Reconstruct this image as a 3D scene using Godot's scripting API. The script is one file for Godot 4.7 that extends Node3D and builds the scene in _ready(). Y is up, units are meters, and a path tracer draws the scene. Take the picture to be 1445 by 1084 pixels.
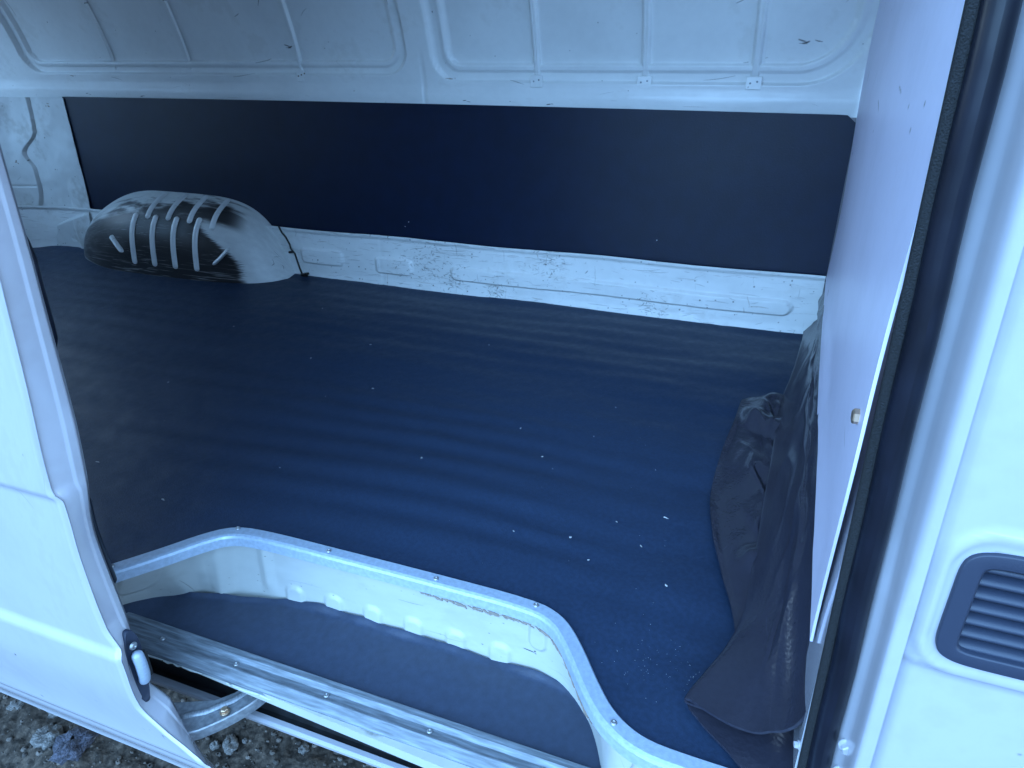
extends Node3D
# Cargo van seen through its open sliding door. x = forward along the van, y = up (0 = load floor), z = out of the van towards the viewer.

const GROUND := -0.62
const WALL_Z := -2.135
const SKIN_Z := -0.553
const VAN_AT := Vector3(-1.4, -0.62, -1.3)

var mats := {}
var rng := RandomNumberGenerator.new()
var noise := FastNoiseLite.new()
var noise2 := FastNoiseLite.new()
var van: Node3D


func _ready() -> void:
	rng.seed = 7
	noise.seed = 3
	noise.frequency = 1.0
	noise.fractal_octaves = 3
	noise2.seed = 11
	noise2.frequency = 1.0
	noise2.fractal_octaves = 2
	camera_and_light()
	make_materials()
	ground()
	van = Node3D.new()
	van.name = "cargo_van"
	van.position = VAN_AT
	add_child(van)
	tag(van, "white cargo van with its sliding side door slid open, showing the load bay", "van")
	shell()
	side_wall()
	wheel_arch()
	bay_floor()
	step_well()
	sill()
	partition()
	front_pillar()
	side_panel()
	sliding_door()
	floor_mat()
	step_mat()
	folded_mat()
	flecks()
	stones()


func camera_and_light() -> void:
	var cam := Camera3D.new()
	cam.name = "camera"
	cam.position = Vector3(0, 0.76, 0)
	cam.rotation_order = EULER_ORDER_YXZ
	cam.rotation_degrees = Vector3(-25.413, 20.962, -0.26)
	cam.fov = 57.88
	cam.near = 0.02
	cam.far = 400.0
	cam.current = true
	add_child(cam)
	var we := WorldEnvironment.new()
	we.name = "world_environment"
	var env := Environment.new()
	env.background_mode = Environment.BG_SKY
	var sm := ProceduralSkyMaterial.new()
	sm.sky_top_color = Color(0.42, 0.66, 1.0).linear_to_srgb()
	sm.sky_horizon_color = Color(0.53, 0.79, 1.0).linear_to_srgb()
	sm.sky_curve = 0.2
	sm.ground_bottom_color = Color(0.10, 0.10, 0.10).linear_to_srgb()
	sm.ground_horizon_color = Color(0.18, 0.22, 0.25).linear_to_srgb()
	sm.sun_angle_max = 1.0
	sm.energy_multiplier = 1.25
	var sky := Sky.new()
	sky.sky_material = sm
	env.sky = sky
	env.tonemap_mode = Environment.TONE_MAPPER_LINEAR
	env.tonemap_exposure = 6.1
	env.sdfgi_enabled = true
	env.ssao_enabled = true
	env.ssil_enabled = true
	we.environment = env
	add_child(we)
	var sun := DirectionalLight3D.new()
	sun.name = "overcast_sun"
	sun.light_color = Color(0.58, 0.79, 1.0)
	sun.light_energy = 0.42
	sun.light_angular_distance = 75.0
	sun.shadow_enabled = true
	add_child(sun)
	sun.look_at_from_position(Vector3.ZERO, Vector3(0.05, -0.36, -0.93), Vector3.UP)


# ---------------------------------------------------------------- naming

func tag(o: Node, label: String, category: String, group := "", kind := "") -> void:
	if label:
		o.set_meta("label", label)
	if category:
		o.set_meta("category", category)
	if group:
		o.set_meta("group", group)
	if kind:
		o.set_meta("kind", kind)


func numbered(parent: Node, called: String) -> String:
	if not parent.has_node(called):
		return called
	var k := 1
	while parent.has_node("%s_%03d" % [called, k]):
		k += 1
	return "%s_%03d" % [called, k]


func obj(called: String, m: Dictionary, mat: Material, parent: Node = null, label := "") -> MeshInstance3D:
	if parent == null:
		parent = self
	var o := MeshInstance3D.new()
	o.name = numbered(parent, called)
	o.mesh = finish(m)
	o.material_override = mat
	if parent == van:
		o.position = -VAN_AT
	if label:
		o.set_meta("label", label)
	parent.add_child(o, true)
	return o


func thing(called: String, m: Dictionary, mat: Material, at: Vector3, label: String, category: String, group := "") -> MeshInstance3D:
	# the mesh is given in world places; the node stands at the thing's base
	for i in m.v.size():
		m.v[i] -= at
	var o := obj(called, m, mat)
	o.position = at
	tag(o, label, category, group)
	return o


# ---------------------------------------------------------------- mesh helpers

func M() -> Dictionary:
	return {"v": PackedVector3Array(), "n": PackedVector3Array(), "uv": PackedVector2Array(), "c": PackedColorArray(), "i": PackedInt32Array()}


func finish(m: Dictionary) -> ArrayMesh:
	var a := []
	a.resize(Mesh.ARRAY_MAX)
	a[Mesh.ARRAY_VERTEX] = m.v
	a[Mesh.ARRAY_NORMAL] = m.n
	a[Mesh.ARRAY_TEX_UV] = m.uv
	if m.c.size() == m.v.size():
		a[Mesh.ARRAY_COLOR] = m.c
	a[Mesh.ARRAY_INDEX] = m.i
	var mesh := ArrayMesh.new()
	mesh.add_surface_from_arrays(Mesh.PRIMITIVE_TRIANGLES, a)
	return mesh


func tri(m: Dictionary, a: int, b: int, c: int) -> void:
	var n: Vector3 = m.n[a] + m.n[b] + m.n[c]
	var g: Vector3 = (m.v[b] - m.v[a]).cross(m.v[c] - m.v[a])
	if g.length_squared() < 1e-16:
		return
	if g.dot(n) > 0.0:
		m.i.append_array(PackedInt32Array([a, c, b]))
	else:
		m.i.append_array(PackedInt32Array([a, b, c]))


func flat(m: Dictionary, pts: Array) -> void:
	# one flat convex face, its outside given by counter-clockwise order
	var n: Vector3 = (pts[1] - pts[0]).cross(pts[2] - pts[0]).normalized()
	var base: int = m.v.size()
	for p in pts:
		m.v.append(p)
		m.n.append(n)
		m.uv.append(Vector2(p.x + p.z * 0.37, p.y + p.z * 0.63))
	for k in range(1, pts.size() - 1):
		tri(m, base, base + k, base + k + 1)


func grid(m: Dictionary, nu: int, nv: int, fn: Callable, uvs := Vector2.ONE, thick := 0.0, flip := false, colfn = null) -> void:
	var w := nu + 1
	var base: int = m.v.size()
	var P := PackedVector3Array()
	P.resize(w * (nv + 1))
	for j in nv + 1:
		for i in w:
			P[j * w + i] = fn.call(float(i) / nu, float(j) / nv)
	var N := PackedVector3Array()
	N.resize(P.size())
	for j in nv + 1:
		for i in w:
			var du := P[j * w + mini(i + 1, nu)] - P[j * w + maxi(i - 1, 0)]
			var dv := P[mini(j + 1, nv) * w + i] - P[maxi(j - 1, 0) * w + i]
			var n := du.cross(dv)
			if n.length_squared() < 1e-18:
				n = Vector3.UP
			n = n.normalized() * (-1.0 if flip else 1.0)
			N[j * w + i] = n
	for j in nv + 1:
		for i in w:
			var k := j * w + i
			m.v.append(P[k])
			m.n.append(N[k])
			m.uv.append(Vector2(float(i) / nu, float(j) / nv) * uvs)
			if colfn != null:
				m.c.append(colfn.call(float(i) / nu, float(j) / nv, P[k]))
	for j in nv:
		for i in nu:
			var a := base + j * w + i
			tri(m, a, a + 1, a + w + 1)
			tri(m, a, a + w + 1, a + w)
	if thick > 0.0:
		var b2: int = m.v.size()
		for k in P.size():
			m.v.append(P[k] - N[k] * thick)
			m.n.append(-N[k])
			m.uv.append(m.uv[base + k])
			if colfn != null:
				m.c.append(m.c[base + k])
		for j in nv:
			for i in nu:
				var a := b2 + j * w + i
				tri(m, a, a + 1, a + w + 1)
				tri(m, a, a + w + 1, a + w)
		var ring := []
		for i in nu:
			ring.append([i, i + 1])
		for j in nv:
			ring.append([j * w + nu, (j + 1) * w + nu])
		for i in nu:
			ring.append([nv * w + nu - i, nv * w + nu - i - 1])
		for j in nv:
			ring.append([(nv - j) * w, (nv - j - 1) * w])
		for e in ring:
			var a: Vector3 = P[e[0]]
			var b: Vector3 = P[e[1]]
			var na: Vector3 = N[e[0]]
			var out := (b - a).cross(na).normalized() * (-1.0 if flip else 1.0)
			var k0: int = m.v.size()
			for q in [a, b, b - N[e[1]] * thick, a - na * thick]:
				m.v.append(q)
				m.n.append(out)
				m.uv.append(m.uv[base + e[0]])
				if colfn != null:
					m.c.append(m.c[base + e[0]])
			tri(m, k0, k0 + 1, k0 + 2)
			tri(m, k0, k0 + 2, k0 + 3)


func box(m: Dictionary, c: Vector3, s: Vector3, bev := 0.0, b := Basis.IDENTITY) -> void:
	var h := s * 0.5
	bev = minf(bev, minf(h.x, minf(h.y, h.z)) * 0.98)
	var ax := [Vector3.RIGHT, Vector3.UP, Vector3.BACK]
	for d in 3:
		for sg in [-1.0, 1.0]:
			var u: int = (d + 1) % 3
			var v: int = (d + 2) % 3
			var q := []
			for st in [[-1, -1], [1, -1], [1, 1], [-1, 1]]:
				var p: Vector3 = ax[d] * h[d] * sg + ax[u] * (h[u] - bev) * st[0] + ax[v] * (h[v] - bev) * st[1]
				q.append(c + b * p)
			if sg < 0:
				q.reverse()
			flat(m, q)
	if bev <= 0.0:
		return
	for d in 3:
		var u: int = (d + 1) % 3
		var v: int = (d + 2) % 3
		for su in [-1.0, 1.0]:
			for sv in [-1.0, 1.0]:
				var p1: Vector3 = ax[u] * h[u] * su + ax[v] * (h[v] - bev) * sv
				var p2: Vector3 = ax[u] * (h[u] - bev) * su + ax[v] * h[v] * sv
				var e: Vector3 = ax[d] * (h[d] - bev)
				var q := [c + b * (p1 - e), c + b * (p1 + e), c + b * (p2 + e), c + b * (p2 - e)]
				if (q[1] - q[0]).cross(q[2] - q[0]).dot(b * (ax[u] * su + ax[v] * sv)) < 0:
					q.reverse()
				flat(m, q)
	for sx in [-1.0, 1.0]:
		for sy in [-1.0, 1.0]:
			for sz in [-1.0, 1.0]:
				var g := Vector3(sx, sy, sz)
				var k := h - Vector3.ONE * bev
				var q := [c + b * (Vector3(h.x, k.y, k.z) * g), c + b * (Vector3(k.x, h.y, k.z) * g), c + b * (Vector3(k.x, k.y, h.z) * g)]
				if (q[1] - q[0]).cross(q[2] - q[0]).dot(b * g) < 0:
					q.reverse()
				flat(m, q)


func tube(m: Dictionary, pts: Array, r: float, sides := 8, ry := 0.0) -> void:
	# round tube with domed ends; ry squashes it across
	var n := pts.size()
	var path := []
	var rad := []
	var d0: Vector3 = (pts[0] - pts[1]).normalized()
	var d1: Vector3 = (pts[n - 1] - pts[n - 2]).normalized()
	for a in [1.0, 0.8, 0.45]:
		path.append(pts[0] + d0 * r * a)
		rad.append(sqrt(maxf(0.0, 1.0 - a * a)))
	for p in pts:
		path.append(p)
		rad.append(1.0)
	for a in [0.45, 0.8, 1.0]:
		path.append(pts[n - 1] + d1 * r * a)
		rad.append(sqrt(maxf(0.0, 1.0 - a * a)))
	var up := Vector3.UP
	if absf(d0.dot(up)) > 0.9:
		up = Vector3.RIGHT
	var k := path.size()
	var f := func(u: float, v: float) -> Vector3:
		var j := int(round(v * (k - 1)))
		var t: Vector3 = (path[mini(j + 1, k - 1)] - path[maxi(j - 1, 0)]).normalized()
		var s: Vector3 = t.cross(up).normalized()
		var w: Vector3 = s.cross(t)
		var a := -u * TAU
		return path[j] + (s * cos(a) * r + w * sin(a) * (ry if ry > 0.0 else r)) * maxf(rad[j], 0.02)
	grid(m, sides, k - 1, f, Vector2(r * 6.0, 1.0))


func sweep(m: Dictionary, prof: Array, path: Array, up := Vector3.UP, uvs := 1.0) -> void:
	# profile (side, up) along a path; hard between profile pieces, smooth along the path
	var n := path.size()
	var side := []
	var run := [0.0]
	for i in n:
		var t0: Vector3 = (path[i] - path[maxi(i - 1, 0)]).normalized() if i > 0 else (path[1] - path[0]).normalized()
		var t1: Vector3 = (path[mini(i + 1, n - 1)] - path[i]).normalized() if i < n - 1 else t0
		var t: Vector3 = (t0 + t1).normalized()
		var s: Vector3 = t.cross(up).normalized()
		side.append(s / maxf(0.5, t.dot(t1)))
		if i > 0:
			run.append(run[i - 1] + path[i].distance_to(path[i - 1]))
	var across := 0.0
	for q in prof.size() - 1:
		var a: Vector2 = prof[q]
		var b: Vector2 = prof[q + 1]
		var d := b - a
		var base: int = m.v.size()
		for i in n:
			var nn: Vector3 = (side[i].normalized() * -d.y + up * d.x).normalized()
			for e in [a, b]:
				m.v.append(path[i] + side[i] * e.x + up * e.y)
				m.n.append(nn)
				m.uv.append(Vector2(run[i], across + (0.0 if e == a else d.length())) * uvs)
		across += d.length()
		for i in n - 1:
			var k := base + i * 2
			tri(m, k, k + 1, k + 3)
			tri(m, k, k + 3, k + 2)


func lathe(m: Dictionary, prof: Array, at: Vector3, axis: Vector3, sides := 12) -> void:
	var up := Vector3.UP if absf(axis.dot(Vector3.UP)) < 0.9 else Vector3.RIGHT
	var s := axis.cross(up).normalized()
	var w := s.cross(axis).normalized()
	var k := prof.size() - 1
	grid(m, sides, k, func(u: float, v: float) -> Vector3:
		var p: Vector2 = prof[int(round(v * k))]
		return at + axis * p.y + (s * cos(u * TAU) + w * sin(u * TAU)) * maxf(p.x, 1e-5), Vector2(0.1, 0.1))


func hex_bolt(m: Dictionary, at: Vector3, axis: Vector3, r: float, h: float) -> void:
	axis = axis.normalized()
	lathe(m, [Vector2(r * 1.35, 0), Vector2(r * 1.35, h * 0.2), Vector2(r * 1.2, h * 0.28), Vector2(r * 0.9, h * 0.3)], at, axis, 16)
	var up := Vector3.UP if absf(axis.dot(Vector3.UP)) < 0.9 else Vector3.RIGHT
	var s := axis.cross(up).normalized()
	var w := s.cross(axis).normalized()
	var top := []
	var low := []
	var cap := []
	for k in 6:
		var d := s * cos(k * TAU / 6 + 0.3) + w * sin(k * TAU / 6 + 0.3)
		low.append(at + d * r + axis * h * 0.28)
		top.append(at + d * r + axis * h * 0.88)
		cap.append(at + d * r * 0.82 + axis * h)
	for k in 6:
		var e := (k + 1) % 6
		for q in [[low[k], low[e], top[e], top[k]], [top[k], top[e], cap[e], cap[k]]]:
			if (q[1] - q[0]).cross(q[2] - q[0]).dot(q[0] - at) < 0:
				q.reverse()
			flat(m, q)
	if (cap[1] - cap[0]).cross(cap[2] - cap[0]).dot(axis) < 0:
		cap.reverse()
	flat(m, cap)


func screw(m: Dictionary, at: Vector3, axis: Vector3, r: float) -> void:
	axis = axis.normalized()
	lathe(m, [Vector2(r, 0), Vector2(r * 0.97, r * 0.25), Vector2(r * 0.8, r * 0.5), Vector2(r * 0.52, r * 0.62), Vector2(r * 0.36, r * 0.62), Vector2(r * 0.24, r * 0.2), Vector2(0, r * 0.12)], at, axis, 14)


func slab(m: Dictionary, pts: PackedVector2Array, y0: float, y1: float) -> void:
	# horizontal plate: pts are (x, z)
	var idx := Geometry2D.triangulate_polygon(pts)
	for top in [true, false]:
		var base: int = m.v.size()
		for p in pts:
			m.v.append(Vector3(p.x, y1 if top else y0, p.y))
			m.n.append(Vector3.UP if top else Vector3.DOWN)
			m.uv.append(p)
		for k in range(0, idx.size(), 3):
			tri(m, base + idx[k], base + idx[k + 1], base + idx[k + 2])
	var cw := Geometry2D.is_polygon_clockwise(pts)
	for k in pts.size():
		var a := pts[k]
		var b := pts[(k + 1) % pts.size()]
		var q := [Vector3(a.x, y0, a.y), Vector3(b.x, y0, b.y), Vector3(b.x, y1, b.y), Vector3(a.x, y1, a.y)]
		if not cw:
			q.reverse()
		flat(m, q)


func wall_slab(m: Dictionary, pts: PackedVector2Array, z0: float, z1: float) -> void:
	# upright plate: pts are (x, y), z1 is its outside
	var idx := Geometry2D.triangulate_polygon(pts)
	for f in [true, false]:
		var base: int = m.v.size()
		for p in pts:
			m.v.append(Vector3(p.x, p.y, z1 if f else z0))
			m.n.append(Vector3.BACK if f else Vector3.FORWARD)
			m.uv.append(p)
		for k in range(0, idx.size(), 3):
			tri(m, base + idx[k], base + idx[k + 1], base + idx[k + 2])
	var cw := Geometry2D.is_polygon_clockwise(pts)
	for k in pts.size():
		var a := pts[k]
		var b := pts[(k + 1) % pts.size()]
		var q := [Vector3(a.x, a.y, z0), Vector3(b.x, b.y, z0), Vector3(b.x, b.y, z1), Vector3(a.x, a.y, z1)]
		if cw:
			q.reverse()
		flat(m, q)


func table(t: Array, x: float) -> float:
	# piecewise-linear look-up in [[x, y], ...] with rising x
	if x <= t[0][0]:
		return t[0][1]
	for k in t.size() - 1:
		if x <= t[k + 1][0]:
			return lerpf(t[k][1], t[k + 1][1], (x - t[k][0]) / (t[k + 1][0] - t[k][0]))
	return t[t.size() - 1][1]


func smooth_table(t: Array, x: float) -> float:
	var n := t.size()
	if x <= t[0][0]:
		return t[0][1]
	for k in n - 1:
		if x <= t[k + 1][0]:
			return cubic_interpolate(t[k][1], t[k + 1][1], t[maxi(k - 1, 0)][1], t[mini(k + 2, n - 1)][1], (x - t[k][0]) / (t[k + 1][0] - t[k][0]))
	return t[n - 1][1]


func along(path: Array, u: float) -> Vector2:
	# a place on an (x, z) path at the share u of its length
	var total := 0.0
	for k in path.size() - 1:
		total += path[k].distance_to(path[k + 1])
	var at := u * total
	for k in path.size() - 1:
		var d: float = path[k].distance_to(path[k + 1])
		if at <= d or k == path.size() - 2:
			return path[k].lerp(path[k + 1], clampf(at / d, 0, 1))
		at -= d
	return path[0]


func rounded(pts: Array, times := 3) -> Array:
	# corner cutting: rounds a polyline and keeps its ends
	var p := pts
	for t in times:
		var q := [p[0]]
		for k in p.size() - 1:
			q.append(p[k].lerp(p[k + 1], 0.25))
			q.append(p[k].lerp(p[k + 1], 0.75))
		q.append(p[p.size() - 1])
		p = q
	return p


func ridge(v: float) -> float:
	# a narrow crest where the noise crosses zero
	return pow(1.0 - clampf(absf(v) * 4.0, 0.0, 1.0), 1.6)


func ss(a: float, b: float, x: float) -> float:
	return smoothstep(a, b, x)


func pill(x: float, y: float, cx: float, cy: float, hx: float, hy: float, r: float, soft: float) -> float:
	# 1 inside a rounded rectangle, easing to 0 over soft outside it
	var q := Vector2(absf(x - cx) - hx + r, absf(y - cy) - hy + r)
	var d := Vector2(maxf(q.x, 0), maxf(q.y, 0)).length() + minf(maxf(q.x, q.y), 0.0) - r
	return 1.0 - smoothstep(0.0, soft, d)


# ---------------------------------------------------------------- materials

func mat(called: String, lin: Color, rough: float, metal := 0.0, tex: Texture2D = null, normal: Texture2D = null, nscale := 0.3, uvscale := 1.0) -> StandardMaterial3D:
	var m := StandardMaterial3D.new()
	m.resource_name = called
	m.albedo_color = lin.linear_to_srgb()
	m.roughness = rough
	m.metallic = metal
	m.cull_mode = BaseMaterial3D.CULL_DISABLED
	if tex:
		m.albedo_texture = tex
	if normal:
		m.normal_enabled = true
		m.normal_texture = normal
		m.normal_scale = nscale
	m.uv1_scale = Vector3(uvscale, uvscale, 1)
	mats[called] = m
	return m


func noise_tex(freq: float, lo: float, hi: float, size := 512, seed_ := 1, octaves := 4, kind := FastNoiseLite.TYPE_SIMPLEX_SMOOTH) -> NoiseTexture2D:
	var n := FastNoiseLite.new()
	n.noise_type = kind
	n.seed = seed_
	n.frequency = freq
	n.fractal_octaves = octaves
	var t := NoiseTexture2D.new()
	t.width = size
	t.height = size
	t.seamless = true
	t.noise = n
	var g := Gradient.new()
	g.set_color(0, Color(lo, lo, lo))
	g.set_color(1, Color(hi, hi, hi))
	t.color_ramp = g
	return t


func bump_tex(freq: float, strength: float, size := 512, seed_ := 1, kind := FastNoiseLite.TYPE_SIMPLEX_SMOOTH) -> NoiseTexture2D:
	var n := FastNoiseLite.new()
	n.noise_type = kind
	n.seed = seed_
	n.frequency = freq
	n.fractal_octaves = 3
	var t := NoiseTexture2D.new()
	t.width = size
	t.height = size
	t.seamless = true
	t.noise = n
	t.as_normal_map = true
	t.bump_strength = strength
	return t


func stroke(im: Image, a: Vector2, b: Vector2, w: float, col: Color, strength: float) -> void:
	var n := int(maxf(2.0, a.distance_to(b) * 1.3))
	var W := im.get_width()
	var H := im.get_height()
	var wob := rng.randf_range(-1, 1) * a.distance_to(b) * 0.06
	for k in n + 1:
		var t := float(k) / n
		var p := a.lerp(b, t) + (b - a).orthogonal().normalized() * sin(t * PI) * wob
		var fade := strength * (0.35 + 0.65 * sin(t * PI)) * rng.randf_range(0.55, 1.0)
		var r := int(ceil(w))
		for dy in range(-r, r + 1):
			for dx in range(-r, r + 1):
				var q := Vector2(floor(p.x) + dx, floor(p.y) + dy)
				var d := q.distance_to(p)
				var al := clampf(w + 0.5 - d, 0.0, 1.0) * fade
				if al > 0.0:
					var xx := posmod(int(q.x), W)
					var yy := clampi(int(q.y), 0, H - 1)
					im.set_pixel(xx, yy, im.get_pixel(xx, yy).lerp(col, al))


func paint_image(W: int, H: int, seed_: int, scratches: int, scuffs: int, dots: int, stain: float, metres: float) -> Image:
	rng.seed = seed_
	var im := Image.create(W, H, false, Image.FORMAT_RGB8)
	var n := FastNoiseLite.new()
	n.seed = seed_
	n.frequency = 3.0
	n.fractal_octaves = 5
	var s := metres / W
	for y in H:
		for x in W:
			# wraps in x by mixing two samples
			var t := float(x) / W
			var v := lerpf(n.get_noise_2d(x * s, y * s), n.get_noise_2d(x * s - metres, y * s), t)
			var fine := n.get_noise_2d(x * s * 9.0 + 50.0, y * s * 9.0)
			var g := 0.95 + 0.05 * v + 0.012 * fine
			var d := stain * smoothstep(0.12, 0.55, v + fine * 0.35)
			im.set_pixel(x, y, Color(g, g, g * 0.995).lerp(Color(0.55, 0.52, 0.47), d))
	for k in scratches:
		var a := Vector2(rng.randf() * W, rng.randf() * H)
		var ang := rng.randfn(0.0, 0.55) + (PI / 2 if rng.randf() < 0.2 else 0.0)
		var l := rng.randf_range(0.01, 0.09) / s
		stroke(im, a, a + Vector2.from_angle(ang) * l, rng.randf_range(0.25, 0.9), Color(0.30, 0.29, 0.28), rng.randf_range(0.15, 0.6))
	for k in scuffs:
		var a := Vector2(rng.randf() * W, rng.randf() * H)
		var c := Color(0.16, 0.15, 0.15) if rng.randf() < 0.8 else Color(0.36, 0.25, 0.17)
		for j in rng.randi_range(1, 4):
			var o := a + Vector2(rng.randfn(0, 0.008), rng.randfn(0, 0.006)) / s
			stroke(im, o, o + Vector2(rng.randfn(0, 0.012), rng.randfn(0, 0.004)) / s, rng.randf_range(0.5, 1.5), c, rng.randf_range(0.3, 0.85))
	for k in dots:
		var a := Vector2(rng.randf() * W, rng.randf() * H)
		stroke(im, a, a + Vector2(rng.randf(), rng.randf()) * 1.5, rng.randf_range(0.4, 1.3), Color(0.2, 0.19, 0.18), rng.randf_range(0.3, 0.8))
	return im


func rubber_image() -> Image:
	# dark rubber with a few chalky scuffs
	rng.seed = 77
	var im := Image.create(1024, 1024, false, Image.FORMAT_RGB8)
	var n := FastNoiseLite.new()
	n.seed = 78
	n.frequency = 0.006
	n.fractal_octaves = 5
	for y in 1024:
		for x in 1024:
			var g := 0.60 + 0.035 * n.get_noise_2d(x, y) + 0.02 * n.get_noise_2d(x * 9.0, y * 9.0)
			im.set_pixel(x, y, Color(g, g, g))
	for k in 130:
		var a := Vector2(rng.randf(), rng.randf()) * 1024.0
		var cl := rng.randi_range(1, 5)
		for j in cl:
			var o := a + Vector2(rng.randfn(0, 8), rng.randfn(0, 14))
			stroke(im, o, o + Vector2(rng.randfn(0, 7), rng.randfn(0, 26)), rng.randf_range(0.1, 0.9), Color(0.95, 0.95, 0.95), rng.randf_range(0.08, 0.45))
	return im


func strip_image() -> Image:
	# the strip along the floor: rubbed by cargo, worst round its middle
	var im := paint_image(2048, 128, 9, 0, 0, 220, 0.12, 3.45)
	for k in 900:
		var x := rng.randf() * 2048.0 if k % 3 else 1400.0 + rng.randfn(0, 190)
		var a := Vector2(x, rng.randf() * 128.0)
		var steep := rng.randf() < 0.12
		var d := Vector2(rng.randfn(0, 4), rng.randfn(0, 16)) if steep else Vector2(rng.randfn(0, 22), rng.randfn(0, 2.5))
		stroke(im, a, a + d, rng.randf_range(0.05, 0.55), Color(0.30, 0.28, 0.27) if rng.randf() < 0.8 else Color(0.42, 0.33, 0.26), rng.randf_range(0.10, 0.55))
	for c in [[1268.0, 60.0, 30.0], [1345.0, 45.0, 22.0], [1300.0, 95.0, 26.0], [1450.0, 28.0, 12.0], [1560.0, 100.0, 16.0], [1760.0, 30.0, 14.0]]:
		for k in 90:
			var a := Vector2(c[0] + rng.randfn(0, c[2]), c[1] + rng.randfn(0, 16))
			stroke(im, a, a + Vector2(rng.randfn(0, 5), rng.randfn(0, 3)), rng.randf_range(0.1, 0.7), Color(0.22, 0.21, 0.2), rng.randf_range(0.15, 0.7))
	return im


func tex(im: Image) -> ImageTexture:
	return ImageTexture.create_from_image(im)


func make_materials() -> void:
	var paint := tex(paint_image(1024, 1024, 5, 60, 16, 50, 0.10, 1.6))
	var white := Color(0.85, 0.86, 0.86)
	var p := mat("inner_paint", white, 0.33, 0.0, paint, bump_tex(0.012, 3.0, 512, 4), 0.06, 1.0 / 1.6)
	p.clearcoat_enabled = true
	p.clearcoat = 0.25
	p.clearcoat_roughness = 0.2
	mat("worn_paint", white, 0.42, 0.0, tex(strip_image()))
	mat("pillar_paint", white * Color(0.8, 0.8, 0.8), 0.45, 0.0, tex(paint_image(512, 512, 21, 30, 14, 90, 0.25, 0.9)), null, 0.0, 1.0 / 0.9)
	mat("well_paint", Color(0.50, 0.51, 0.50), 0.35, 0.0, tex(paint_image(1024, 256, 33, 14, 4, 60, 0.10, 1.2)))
	var e := mat("body_paint", Color(0.46, 0.46, 0.52), 0.22, 0.0, tex(paint_image(1024, 1024, 41, 6, 2, 60, 0.08, 1.5)), bump_tex(0.006, 2.0, 512, 8), 0.03, 1.0 / 1.5)  # greyed below real white: the colour offsets the stronger light outside the bay
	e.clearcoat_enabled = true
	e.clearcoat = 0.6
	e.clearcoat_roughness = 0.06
	mat("board_white", Color(0.80, 0.77, 0.96), 0.4, 0.0, tex(paint_image(512, 512, 51, 10, 3, 14, 0.05, 1.6)), bump_tex(0.01, 2.0, 512, 14), 0.05, 1.0 / 1.6)
	var gl := mat("glass", Color(0.95, 0.97, 0.97), 0.02)
	gl.albedo_color.a = 0.06
	gl.transparency = BaseMaterial3D.TRANSPARENCY_ALPHA
	mat("light_block_dark", Color(0.02, 0.02, 0.025), 0.8)  # only for the added board that blocks light from the cab
	mat("lining", Color(0.002, 0.009, 0.034), 0.45, 0.0, noise_tex(0.02, 0.85, 1.0, 512, 61), bump_tex(0.25, 2.0, 512, 62), 0.06, 1.2).metallic_specular = 0.42
	var grain := bump_tex(0.09, 6.0, 1024, 71, FastNoiseLite.TYPE_CELLULAR)
	var fm := mat("mat_vinyl", Color(0.021, 0.040, 0.083), 0.54, 0.0, noise_tex(0.03, 0.84, 1.0, 1024, 72, 6), grain, 0.12, 3.0)
	fm.roughness_texture = noise_tex(0.02, 0.75, 1.0, 512, 73)
	fm.metallic_specular = 0.32
	mat("mat_back", Color(0.080, 0.080, 0.122), 0.27, 0.0, tex(rubber_image()), grain, 0.10, 1.0 / 0.8)
	mat("step_vinyl", Color(0.033, 0.050, 0.092), 0.5, 0.0, noise_tex(0.015, 0.85, 1.0, 1024, 76, 5), grain, 0.1, 3.0)
	var zinc := mat("zinc", Color(0.44, 0.53, 0.66), 0.5, 0.25, noise_tex(0.05, 0.88, 1.0, 512, 81, 5), bump_tex(0.15, 2.0, 512, 82), 0.15, 4.0)
	zinc.roughness_texture = noise_tex(0.04, 0.6, 1.0, 512, 83)
	mat("rail_metal", Color(0.27, 0.31, 0.36), 0.52, 0.2, noise_tex(0.03, 0.6, 1.0, 512, 84, 5), bump_tex(0.1, 3.0, 512, 85), 0.1, 1.0).uv1_scale = Vector3(0.9, 9.0, 1.0)
	mat("screw_steel", Color(0.35, 0.36, 0.38), 0.4, 0.8)
	mat("brass_bolt", Color(0.62, 0.45, 0.32), 0.35, 0.85)
	mat("bracket_steel", Color(0.42, 0.45, 0.50), 0.4, 0.45, noise_tex(0.05, 0.75, 1.0, 256, 86), null, 0.0, 6.0)
	var r := mat("rubber", Color(0.010, 0.012, 0.022), 0.3, 0.0, noise_tex(0.03, 0.7, 1.0, 256, 91), bump_tex(0.02, 3.0, 256, 92), 0.12, 3.0)
	r.metallic_specular = 0.4
	mat("rubber_dull", Color(0.016, 0.018, 0.024), 0.85, 0.0, noise_tex(0.2, 0.3, 1.0, 256, 93), bump_tex(0.3, 8.0, 256, 94), 0.25, 12.0)
	mat("vent_plastic", Color(0.022, 0.03, 0.055), 0.5, 0.0, null, bump_tex(0.3, 3.0, 256, 95), 0.15, 8.0)
	mat("vent_dark", Color(0.006, 0.006, 0.008), 0.8)
	mat("track_dark", Color(0.012, 0.014, 0.018), 0.5, 0.0, noise_tex(0.03, 0.4, 1.0, 256, 96), null, 0.0, 3.0)
	mat("sealant", Color(0.008, 0.008, 0.009), 0.5)
	mat("grime", Color(0.24, 0.20, 0.17), 0.9)
	mat("underbody", Color(0.03, 0.03, 0.03), 0.9)
	mat("soil", Color(0.14, 0.105, 0.082), 0.95, 0.0, noise_tex(0.03, 0.35, 1.0, 1024, 101, 6), bump_tex(0.03, 8.0, 1024, 102), 0.5, 1.7)
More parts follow.
